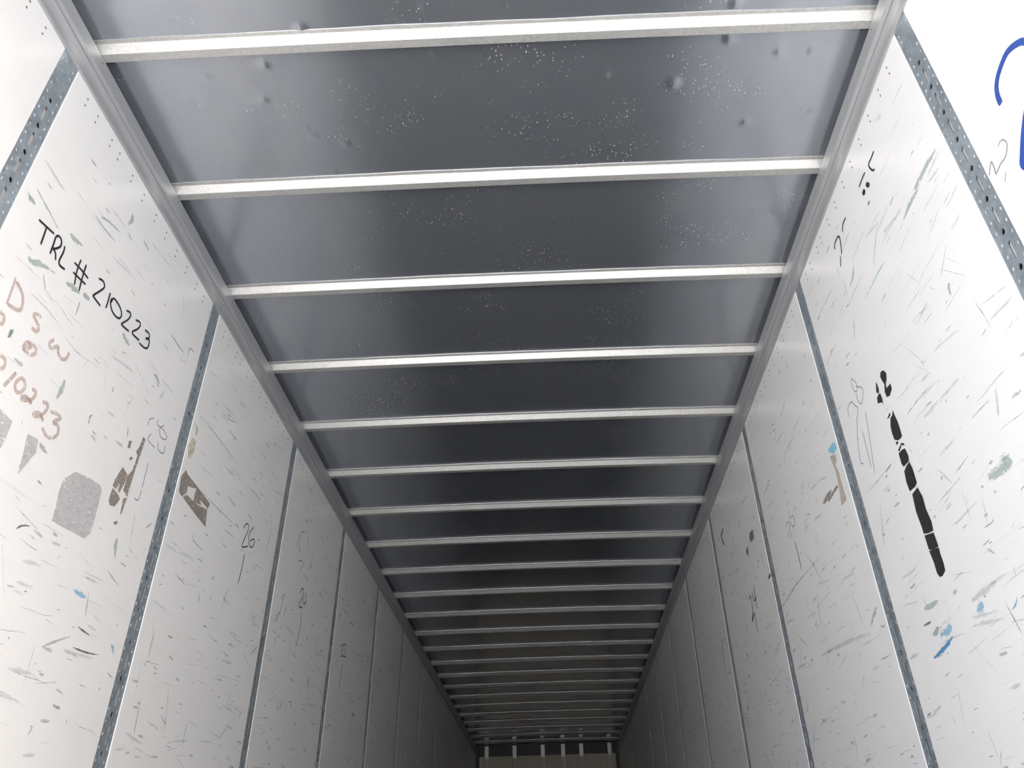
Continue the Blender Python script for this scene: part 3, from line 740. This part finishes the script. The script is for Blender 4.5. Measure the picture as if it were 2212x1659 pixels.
    ('right', 'green_scuff', 0.022, [(2.259, 2.047), (2.273, 1.98)]),
    ('right', 'green_scuff', 0.022, [(1.853, 1.809), (1.853, 1.775)]),
    ('right', 'green_scuff', 0.022, [(1.881, 1.774), (1.877, 1.745)]),
    ('right', 'green_scuff', 0.022, [(1.666, 1.527), (1.672, 1.51)]),
    ('right', 'green_scuff', 0.022, [(1.588, 1.529), (1.588, 1.512)]),
    ('right', 'green_scuff', 0.022, [(2.109, 2.295), (2.151, 2.26), (2.199, 2.252)]),
    ('right', 'green_scuff', 0.022, [(1.941, 2.454), (1.929, 2.406)]),
    ('right', 'grey_scuff', 0.007, [(1.924, 2.232), (2.009, 2.23)]),
    ('right', 'grey_scuff', 0.007, [(2.058, 2.215), (2.151, 2.211), (2.267, 2.208)]),
    ('right', 'grey_scuff', 0.007, [(2.29, 2.353), (2.41, 2.361), (2.556, 2.37)]),
    ('right', 'grey_scuff', 0.007, [(2.219, 2.349), (2.224, 2.273), (2.225, 2.229)]),
    ('right', 'grey_scuff', 0.007, [(2.189, 2.476), (2.296, 2.479)]),
    ('right', 'grey_scuff', 0.007, [(1.64, 2.047), (1.578, 1.998)]),
    ('right', 'grey_scuff', 0.007, [(1.594, 1.917), (1.659, 1.873), (1.706, 1.845)]),
    ('right', 'grey_scuff', 0.007, [(1.602, 1.698), (1.588, 1.637), (1.585, 1.582)]),
    ('right', 'grey_scuff', 0.007, [(2.45, 2.264), (2.522, 2.266)]),
    ('right', 'grey_scuff', 0.007, [(1.94, 2.471), (2.034, 2.471)]),
    ('right', 'grey_scuff', 0.007, [(2.016, 2.411), (2.116, 2.405), (2.156, 2.391)]),
    ('right', 'blue_scuff', 0.012, [(1.911, 2.129), (1.991, 2.134), (2.126, 2.131)]),
    ('right', 'blue_scuff', 0.012, [(1.919, 2.126), (1.962, 2.128)]),
    ('right', 'dark_scuff', 0.01, [(1.884, 2.37), (1.9, 2.365)]),
    ('right', 'dark_scuff', 0.01, [(2.511, 2.371), (2.55, 2.365)]),
    ('right', 'dark_scuff', 0.01, [(2.109, 1.93), (2.133, 1.929)]),
    ('right', 'dark_scuff', 0.01, [(1.487, 1.545), (1.471, 1.543)]),
    ('right', 'dark_scuff', 0.01, [(1.683, 1.584), (1.662, 1.584)]),
    ('right', 'dark_scuff', 0.01, [(1.703, 1.557), (1.693, 1.561)]),
    ('right', 'grey_scuff', 0.006, [(1.477, 2.463), (1.53, 2.47), (1.588, 2.474)]),
    ('right', 'grey_scuff', 0.006, [(1.672, 2.532), (1.716, 2.535)]),
    ('right', 'grey_scuff', 0.006, [(1.628, 2.296), (1.582, 2.293)]),
    ('right', 'grey_scuff', 0.006, [(1.627, 2.273), (1.581, 2.271)]),
    ('right', 'grey_scuff', 0.006, [(1.61, 2.258), (1.569, 2.256)]),
    ('right', 'grey_scuff', 0.006, [(1.505, 2.286), (1.531, 2.288)]),
    ('right', 'grey_scuff', 0.006, [(1.26, 2.132), (1.27, 2.128)]),
    ('right', 'grey_scuff', 0.006, [(1.691, 2.439), (1.695, 2.393)]),
    ('right', 'green_scuff', 0.05, [(1.837, 1.295), (1.795, 1.29), (1.749, 1.286), (1.704, 1.275)]),
    ('right', 'green_scuff', 0.05, [(1.751, 1.307), (1.721, 1.291), (1.71, 1.275)]),
    ('right', 'green_scuff', 0.03, [(1.878, 1.551), (1.844, 1.545)]),
    ('right', 'green_scuff', 0.03, [(1.9, 1.492), (1.891, 1.465)]),
    ('right', 'green_scuff', 0.03, [(1.76, 1.529), (1.751, 1.504)]),
    ('right', 'green_scuff', 0.03, [(2.089, 1.463), (2.07, 1.465)]),
    ('right', 'green_scuff', 0.03, [(3.183, 2.04), (3.077, 2.042)]),
    ('right', 'green_scuff', 0.03, [(2.108, 1.781), (2.079, 1.779)]),
    ('right', 'green_scuff', 0.03, [(2.293, 1.561), (2.274, 1.559)]),
    ('right', 'red_scuff', 0.012, [(1.925, 1.65), (2.021, 1.654), (2.126, 1.655)]),
    ('right', 'red_scuff', 0.012, [(2.304, 1.588), (2.43, 1.587), (2.559, 1.596)]),
    ('right', 'red_scuff', 0.012, [(1.921, 1.358), (2.031, 1.355), (2.116, 1.351)]),
    ('right', 'dark_scuff', 0.01, [(2.359, 1.582), (2.319, 1.583), (2.289, 1.587)]),
    ('right', 'dark_scuff', 0.01, [(2.012, 1.562), (1.987, 1.56)]),
    ('right', 'dark_scuff', 0.01, [(2.04, 1.571), (2.024, 1.569)]),
    ('right', 'dark_scuff', 0.01, [(2.996, 1.694), (2.967, 1.699)]),
    ('right', 'dark_scuff', 0.01, [(3.407, 2.388), (3.268, 2.385)]),
    ('right', 'dark_scuff', 0.01, [(1.799, 1.593), (1.777, 1.593)]),
    ('right', 'grey_scuff', 0.009, [(1.863, 1.387), (1.918, 1.381), (1.974, 1.378)]),
    ('right', 'grey_scuff', 0.009, [(1.691, 1.451), (1.748, 1.455), (1.816, 1.457)]),
    ('right', 'grey_scuff', 0.009, [(2.844, 1.758), (2.959, 1.75)]),
    ('right', 'grey_scuff', 0.009, [(3.417, 2.214), (3.42, 2.025)]),
    ('right', 'grey_scuff', 0.009, [(3.531, 2.215), (3.443, 2.228)]),
    ('right', 'grey_scuff', 0.009, [(3.241, 1.998), (3.411, 2.009)]),
    ('right', 'grey_scuff', 0.009, [(2.376, 1.417), (2.334, 1.431)]),
    ('right', 'grey_scuff', 0.009, [(2.498, 1.387), (2.403, 1.397)]),
    ('right', 'grey_scuff', 0.009, [(2.396, 1.501), (2.408, 1.444)]),
    ('right', 'grey_scuff', 0.009, [(2.339, 1.504), (2.306, 1.479)]),
    ('right', 'grey_scuff', 0.009, [(1.941, 1.204), (1.88, 1.197), (1.866, 1.21)]),
    ('right', 'grey_scuff', 0.009, [(1.902, 1.22), (1.9, 1.196)]),
    ('right', 'grey_scuff', 0.009, [(2.927, 2.367), (2.921, 2.275)]),
    ('right', 'grey_scuff', 0.009, [(1.804, 1.246), (1.815, 1.203)]),
    ('right', 'strong_blue', 0.02, [(2.413, 0.996), (2.35, 1), (2.298, 1.008), (2.251, 1.018)]),
    ('right', 'strong_blue', 0.02, [(2.28, 1.021), (2.254, 1.02)]),
    ('right', 'blue_scuff', 0.05, [(2.095, 1.036), (2.062, 1.04), (2.046, 1.051)]),
    ('right', 'blue_scuff', 0.05, [(2.339, 1.037), (2.283, 1.04), (2.237, 1.042)]),
    ('right', 'blue_scuff', 0.012, [(1.934, 0.989), (1.908, 0.997), (1.887, 1.012)]),
    ('right', 'blue_scuff', 0.012, [(2.447, 1.021), (2.423, 1.027)]),
    ('right', 'green_scuff', 0.03, [(2.386, 1.131), (2.325, 1.127), (2.262, 1.124)]),
    ('right', 'green_scuff', 0.03, [(2.373, 1.054), (2.345, 1.054), (2.316, 1.066)]),
    ('right', 'green_scuff', 0.03, [(2.378, 0.828), (2.349, 0.832)]),
    ('right', 'green_scuff', 0.03, [(2.216, 0.82), (2.178, 0.822)]),
    ('right', 'green_scuff', 0.03, [(2.803, 1.203), (2.755, 1.229), (2.7, 1.248)]),
    ('right', 'dark_scuff', 0.014, [(2.421, 1.093), (2.384, 1.09), (2.35, 1.089)]),
    ('right', 'dark_scuff', 0.014, [(2.459, 1.144), (2.448, 1.111)]),
    ('right', 'dark_scuff', 0.014, [(2.317, 1.187), (2.298, 1.186)]),
    ('right', 'dark_scuff', 0.014, [(2.235, 1.124), (2.179, 1.128)]),
    ('right', 'dark_scuff', 0.014, [(2.841, 1.155), (2.808, 1.155)]),
    ('right', 'dark_scuff', 0.014, [(3.07, 0.915), (3.051, 0.895)]),
    ('right', 'dark_scuff', 0.014, [(3.456, 1.45), (3.422, 1.44)]),
    ('right', 'dark_scuff', 0.014, [(3.964, 1.448), (3.929, 1.473)]),
    ('right', 'dark_scuff', 0.014, [(2.28, 0.868), (2.268, 0.873)]),
    ('right', 'grey_scuff', 0.013, [(1.953, 1.034), (1.938, 0.975), (1.924, 0.918)]),
    ('right', 'grey_scuff', 0.013, [(2.877, 1.094), (2.878, 1.076)]),
    ('right', 'grey_scuff', 0.013, [(2.762, 1.438), (2.76, 1.386)]),
    ('right', 'grey_scuff', 0.013, [(2.966, 1.428), (2.997, 1.431)]),
    ('right', 'grey_scuff', 0.013, [(2.302, 0.818), (2.228, 0.814)]),
    ('right', 'red_scuff', 0.02, [(3.156, 1.589), (3.372, 1.601), (3.551, 1.604), (3.759, 1.593), (3.996, 1.604)]),
    ('right', 'red_scuff', 0.02, [(2.928, 1.434), (3.028, 1.434)]),
    ('right', 'red_scuff', 0.02, [(2.841, 1.072), (3.087, 1.085)]),
    ('right', 'pale_scuff', 0.035, [(2.782, 1.179), (2.983, 1.213), (3.191, 1.235), (3.465, 1.265)]),
    ('right', 'pale_scuff', 0.035, [(1.938, 1.071), (2.033, 1.067), (2.111, 1.066)]),
    ('right', 'pale_scuff', 0.035, [(2.647, 1.157), (2.849, 1.198)]),
    ('right', 'dark_scuff', 0.03, [(7.083, 2), (7.103, 1.891), (7.106, 1.672)]),
    ('right', 'dark_scuff', 0.03, [(6.707, 1.744), (6.691, 1.566)]),
    ('right', 'dark_scuff', 0.03, [(5.644, 1.672), (5.686, 1.537)]),
    ('right', 'dark_scuff', 0.03, [(6.326, 1.827), (6.322, 1.686)]),
    ('right', 'dark_scuff', 0.03, [(5.279, 1.885), (5.301, 1.749), (5.303, 1.636)]),
    ('right', 'dark_scuff', 0.03, [(6.964, 2.029), (6.809, 2.053)]),
    ('right', 'dark_scuff', 0.03, [(8.375, 1.914), (8.341, 1.67)]),
    ('right', 'dark_scuff', 0.03, [(4.603, 1.205), (4.609, 1.179)]),
    ('right', 'dark_scuff', 0.03, [(3.938, 1.477), (3.959, 1.443)]),
    ('right', 'dark_scuff', 0.03, [(3.586, 1.678), (3.548, 1.677)]),
    ('right', 'green_scuff', 0.05, [(5.949, 1.472), (5.858, 1.384)]),
    ('right', 'green_scuff', 0.05, [(4.252, 1.13), (4.224, 1.112)]),
]

# ------------------------------------------------------------------ writing, scrapes and residue on the panels
def mat_ink(name, c, rough=0.55, breakup=None, scale=(1, 30, 60), cap=1.0, contrast=0.15):
    """paint or ink film; breakup = share of the film that has worn away"""
    m, nt, b = new_mat(name)
    n = noise(nt, coords(nt, scale), 1.0, 4, 0.6)
    nt.links.new(ramp(nt, n, [(0.3, tuple(x * (1 - contrast) for x in c)), (0.7, tuple(min(1, x * (1 + contrast)) for x in c))]), b.inputs['Base Color'])
    b.inputs['Roughness'].default_value = rough
    if breakup is not None:
        b.inputs['Alpha'].default_value = 1
        a = ramp(nt, n, [(max(0.0, breakup - 0.06), G3(0)), (breakup + 0.10, G3(cap))])
        nt.links.new(a, b.inputs['Alpha'])
    return m
M['black_ink'] = mat_ink('black_marker', (0.022, 0.022, 0.025))
M['navy_ink'] = mat_ink('navy_marker', (0.035, 0.045, 0.085))
M['blue_ink'] = mat_ink('blue_marker', (0.025, 0.075, 0.33))
M['rust_ink'] = mat_ink('faded_rust_marker', (0.50, 0.36, 0.31), breakup=0.36, scale=(1, 60, 60), cap=0.48)
M['pencil'] = mat_ink('grey_pencil', (0.30, 0.30, 0.33), breakup=0.36, scale=(1, 80, 80), cap=0.8)

def mat_scuff(name, c, scale, cap, worn):
    """scraped-on colour: solid along the middle of the scrape, breaking up towards its edges"""
    m, nt, b = new_mat(name)
    at = node(nt, 'ShaderNodeAttribute', attribute_name='cover')
    n = noise(nt, coords(nt, scale, rot=(0.05, 0, 0)), 1.0, 6, 0.7)
    n2 = noise(nt, coords(nt, (1, 25, 25)), 1.0, 3, 0.6)
    f = maths(nt, 'ADD', maths(nt, 'MULTIPLY', at.outputs['Fac'], 0.55), maths(nt, 'ADD', maths(nt, 'MULTIPLY', n, 0.9), maths(nt, 'MULTIPLY', n2, 0.45)))
    nt.links.new(ramp(nt, maths(nt, 'MULTIPLY', f, 0.55), [(worn, G3(0)), (worn + 0.13, G3(cap))]), b.inputs['Alpha'])
    b.inputs['Base Color'].default_value = (*c, 1)
    b.inputs['Roughness'].default_value = 0.6
    return m
M['grey_scuff'] = mat_scuff('grey_scuff', (0.36, 0.36, 0.365), (1, 40, 260), 0.62, 0.5)
M['dark_scuff'] = mat_scuff('dark_scuff', (0.1, 0.1, 0.105), (1, 90, 200), 0.8, 0.485)
M['green_scuff'] = mat_scuff('grey_green_scuff', (0.42, 0.49, 0.47), (1, 90, 160), 0.78, 0.475)
M['pale_scuff'] = mat_scuff('pale_grey_scuff', (0.5, 0.51, 0.52), (1, 30, 170), 0.36, 0.48)
M['teal_scuff'] = mat_scuff('teal_scuff', (0.15, 0.25, 0.27), (1, 90, 120), 0.8, 0.5)
M['blue_scuff'] = mat_scuff('blue_scuff', (0.25, 0.50, 0.68), (1, 60, 120), 0.6, 0.48)
M['strong_blue'] = mat_scuff('blue_crayon', (0.07, 0.25, 0.48), (1, 90, 120), 0.92, 0.43)
M['red_scuff'] = mat_scuff('red_brown_scuff', (0.36, 0.24, 0.22), (1, 40, 150), 0.42, 0.51)
M['brown_residue'] = mat_ink('brown_residue', (0.25, 0.215, 0.19), 0.8, breakup=0.38, scale=(1, 120, 120), cap=0.92, contrast=0.45)
M['tan_residue'] = mat_ink('tan_residue', (0.47, 0.42, 0.35), 0.8, breakup=0.30, scale=(1, 110, 110), cap=0.95, contrast=0.3)
M['grey_residue'] = mat_ink('grey_residue', (0.50, 0.495, 0.51), 0.8, breakup=0.36, scale=(1, 35, 90), cap=0.66, contrast=0.22)
M['cream_residue'] = mat_ink('cream_residue', (0.56, 0.53, 0.44), 0.8, breakup=0.34, scale=(1, 60, 60))
M['cyan_label'] = mat_ink('cyan_label', (0.22, 0.50, 0.66), 0.6, breakup=0.28, scale=(1, 60, 60))
M['chip'] = mat_ink('dark_chip', (0.16, 0.16, 0.165), breakup=0.30, scale=(1, 80, 80))
M['patch'] = mat_plain('reflection_strip', (0.80, 0.80, 0.80), 0.35, 0.3)  # pale tone for the light reflected on one far panel

def panel_of(side, y):
    i = int(math.floor((y - POST_Y0 - GAP / 2) / POST_STEP))
    i = max(-2, min(11, i))
    return panels[side][i]

def smooth_line(pts, sub=4):
    if len(pts) < 3:
        return pts
    out = []
    P_ = [pts[0]] + list(pts) + [pts[-1]]
    for i in range(1, len(P_) - 2):
        a, b_, c, d = P_[i - 1:i + 3]
        for k in range(sub):
            t = k / sub
            out.append(tuple(0.5 * (2 * b_[q] + (c[q] - a[q]) * t + (2 * a[q] - 5 * b_[q] + 4 * c[q] - d[q]) * t * t
                                    + (3 * b_[q] - a[q] - 3 * c[q] + d[q]) * t ** 3) for q in (0, 1)))
    out.append(pts[-1])
    return out

def ribbon(verts, faces, pts, w, u, taper=False):
    """flat stroke of width w along (y, z) points, u in front of the panel"""
    n0, n = len(verts), len(pts)
    for i, (y, z) in enumerate(pts):
        a, b_ = pts[max(0, i - 1)], pts[min(n - 1, i + 1)]
        ty, tz = b_[0] - a[0], b_[1] - a[1]
        L = math.hypot(ty, tz) or 1e-6
        ny, nz = -tz / L, ty / L
        k = w * 0.5
        if taper:
            t = i / (n - 1)
            k *= max(0.12, math.sin(math.pi * min(1, max(0, t))) ** 0.6)
        elif i in (0, n - 1):
            k *= 0.75
        verts += [(u, y + ny * k, z + nz * k), (u, y - ny * k, z - nz * k)]
    for i in range(n - 1):
        a = n0 + 2 * i
        faces.append((a, a + 1, a + 3, a + 2))

def to_local(side, pn, verts):
    yc = pn.location.y
    s = 1 if side == 'left' else -1
    return [(u, s * (y - yc), z) for u, y, z in verts]

def writing(side, name, mat, w, lines, label=None, u=0.0008, curve=True):
    ym = sum(p[0] for l in lines for p in l) / sum(len(l) for l in lines)
    pn = panel_of(side, ym)
    v, f = [], []
    for k, l in enumerate(lines):
        ribbon(v, f, smooth_line(l) if curve else l, w, u + 0.00004 * k)
    o = mesh_obj(name, to_local(side, pn, v), f, M[mat], pn)
    if label:
        o['label'] = label
    return o

def poly_verts(polys, u, thick):
    v, f = [], []
    for pl in polys:
        n0, n = len(v), len(pl)
        v += [(u, y, z) for y, z in pl]
        f.append(tuple(range(n0, n0 + n)))
        if thick:
            v += [(0.0, y, z) for y, z in pl]
            f += [(n0 + i, n0 + (i + 1) % n, n0 + n + (i + 1) % n, n0 + n + i) for i in range(n)]
    return v, f

def patch(side, name, mat, polys, label, cat=None, u=0.0010, top=False):
    """residue or painted patch; top = something stuck on the wall that could be peeled off"""
    ym = sum(p[0] for l in polys for p in l) / sum(len(l) for l in polys)
    pn = panel_of(side, ym)
    v, f = poly_verts(polys, u, top)
    if not top:
        o = mesh_obj(name, to_local(side, pn, v), f, M[mat], pn)
        if label:
            o['label'] = label
        return o
    s, X = (1, XL) if side == 'left' else (-1, XR)
    zm = sum(p[1] for l in polys for p in l) / sum(len(l) for l in polys)
    me = bpy.data.meshes.new(name)
    me.from_pydata([(s * (uu + 0.0002), y - ym, z - zm) for uu, y, z in v], [], f)
    me.update()
    me.materials.append(M[mat])
    o = link(name, me, None, (X, ym, zm))
    o['label'], o['category'] = label, cat
    return o

for side, name, mat, w, label, lines in WRITING:
    writing(side, name, mat, w, lines, label)
for side, name, mat, label, polys in PAINT:
    patch(side, name, mat, polys, label)
for side, name, mat, label, cat, polys in STUCK:
    patch(side, name, mat, polys, label, cat, u=0.0012, top=True)

# reflection built as a pale strip across one far panel of the right wall
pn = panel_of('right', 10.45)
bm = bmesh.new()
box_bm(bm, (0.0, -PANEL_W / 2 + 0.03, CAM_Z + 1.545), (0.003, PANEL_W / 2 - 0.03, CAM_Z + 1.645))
o = link('reflection_strip', bm_mesh('reflection_strip', bm, M['patch']), pn)
o['label'] = 'pale strip standing in for a reflection across the panel'

# scrapes left by cargo: explicit ones first, then a scatter that thins out towards the ceiling
scuffs = {}
def add_scuff(side, mat, w, pts):
    """three vertices across: cover is 1 on the spine and 0 on the rim and at both ends"""
    pn = panel_of(side, sum(p[0] for p in pts) / len(pts))
    v, f, mi, mats, cover = scuffs.setdefault(pn.name, (side, pn, [], [], [], [], []))[2:]
    if mat not in mats:
        mats.append(mat)
    n0, n, u = len(v), len(pts), 0.0003 + 0.0000006 * len(f)
    for i, (y, z) in enumerate(pts):
        a, b_ = pts[max(0, i - 1)], pts[min(n - 1, i + 1)]
        ty, tz = b_[0] - a[0], b_[1] - a[1]
        L = math.hypot(ty, tz) or 1e-6
        t = i / (n - 1)
        k = 0.5 * w * max(0.25, math.sin(math.pi * t) ** 0.5)
        dy, dz = -tz / L * k, ty / L * k
        v += [(u, y + dy, z + dz), (u, y, z), (u, y - dy, z - dz)]
        cover += [0.0, max(0.0, math.sin(math.pi * t)) ** 0.4, 0.0]
    m_ = mats.index(mat)
    for i in range(n - 1):
        a = n0 + 3 * i
        f += [(a, a + 1, a + 4, a + 3), (a + 1, a + 2, a + 5, a + 4)]
        mi += [m_, m_]

for side, mat, w, pts in SCUFFS:
    add_scuff(side, mat, w, smooth_line(pts, 3))

rnd = random.Random(11)
keep_clear = {'left': [], 'right': []}
for row in WRITING + PAINT + STUCK:
    for l in row[-1]:
        keep_clear[row[0]].append((min(p[0] for p in l) - 0.015, max(p[0] for p in l) + 0.015, min(p[1] for p in l) - 0.01, max(p[1] for p in l) + 0.01))
for side in ('left', 'right'):
    for i, pn in panels[side].items():
        if i < 0:
            continue
        pw = PANEL_W if i < 11 else 0.35
        yc = pn.location.y
        def spot():
            z = 2.58 - (rnd.random() ** 0.75) * 2.4
            return yc + (rnd.random() - 0.5) * (pw - 0.06), z
        far = i >= 3
        for kind, cnt in (('grey_scuff', 150), ('pale_scuff', 110), ('green_scuff', 95), ('dark_scuff', 34), ('teal_scuff', 9), ('blue_scuff', 3), ('red_scuff', 10)):
            for q in range(cnt):
                y, z = spot()
                ang = rnd.gauss(0.02, 0.11)
                if rnd.random() < 0.12:
                    ang += rnd.choice((-1, 1)) * rnd.uniform(0.6, 1.5)
                if kind == 'grey_scuff':
                    L, w = rnd.uniform(0.03, 0.20), rnd.uniform(0.0016, 0.0045)
                elif kind == 'dark_scuff':
                    L, w = rnd.uniform(0.008, 0.045), rnd.uniform(0.002, 0.006)
                elif kind in ('pale_scuff',):
                    L, w = rnd.uniform(0.05, 0.22), rnd.uniform(0.006, 0.022)
                else:
                    L, w = rnd.uniform(0.012, 0.06), rnd.uniform(0.004, 0.016)
                if far and kind in ('dark_scuff', 'grey_scuff') and rnd.random() < 0.3:
                    ang, L = math.pi / 2 + rnd.gauss(0, 0.05), rnd.uniform(0.04, 0.16)
                y0, y1 = y - L / 2 * math.cos(ang), y + L / 2 * math.cos(ang)
                lim = pw / 2 - 0.012
                y0, y1 = max(yc - lim, min(yc + lim, y0)), max(yc - lim, min(yc + lim, y1))
                z0, z1 = z - L / 2 * math.sin(ang), z + L / 2 * math.sin(ang)
                if L > 0.02 and any(min(y0, y1) < bx[1] and max(y0, y1) > bx[0] and min(z0, z1) < bx[3] and max(z0, z1) > bx[2] for bx in keep_clear[side]):
                    continue
                b1, b2 = rnd.gauss(0, 0.012) * L, rnd.gauss(0, 0.018) * L
                pts = [(y0, z0), (y0 * 0.67 + y1 * 0.33, z0 * 0.67 + z1 * 0.33 + b1), (y0 * 0.33 + y1 * 0.67, z0 * 0.33 + z1 * 0.67 + b2), (y1, z1)]
                add_scuff(side, kind, w, smooth_line(pts, 2))
for key, (side, pn, v, f, mi, mats, cover) in scuffs.items():
    me = bpy.data.meshes.new('scuff_marks')
    me.from_pydata(to_local(side, pn, v), [], f)
    for mname in mats:
        me.materials.append(M[mname])
    me.polygons.foreach_set('material_index', mi)
    me.attributes.new('cover', 'FLOAT', 'POINT').data.foreach_set('value', cover)
    me.update()
    o = link('scuff_marks', me, pn)
    o['kind'] = 'stuff'
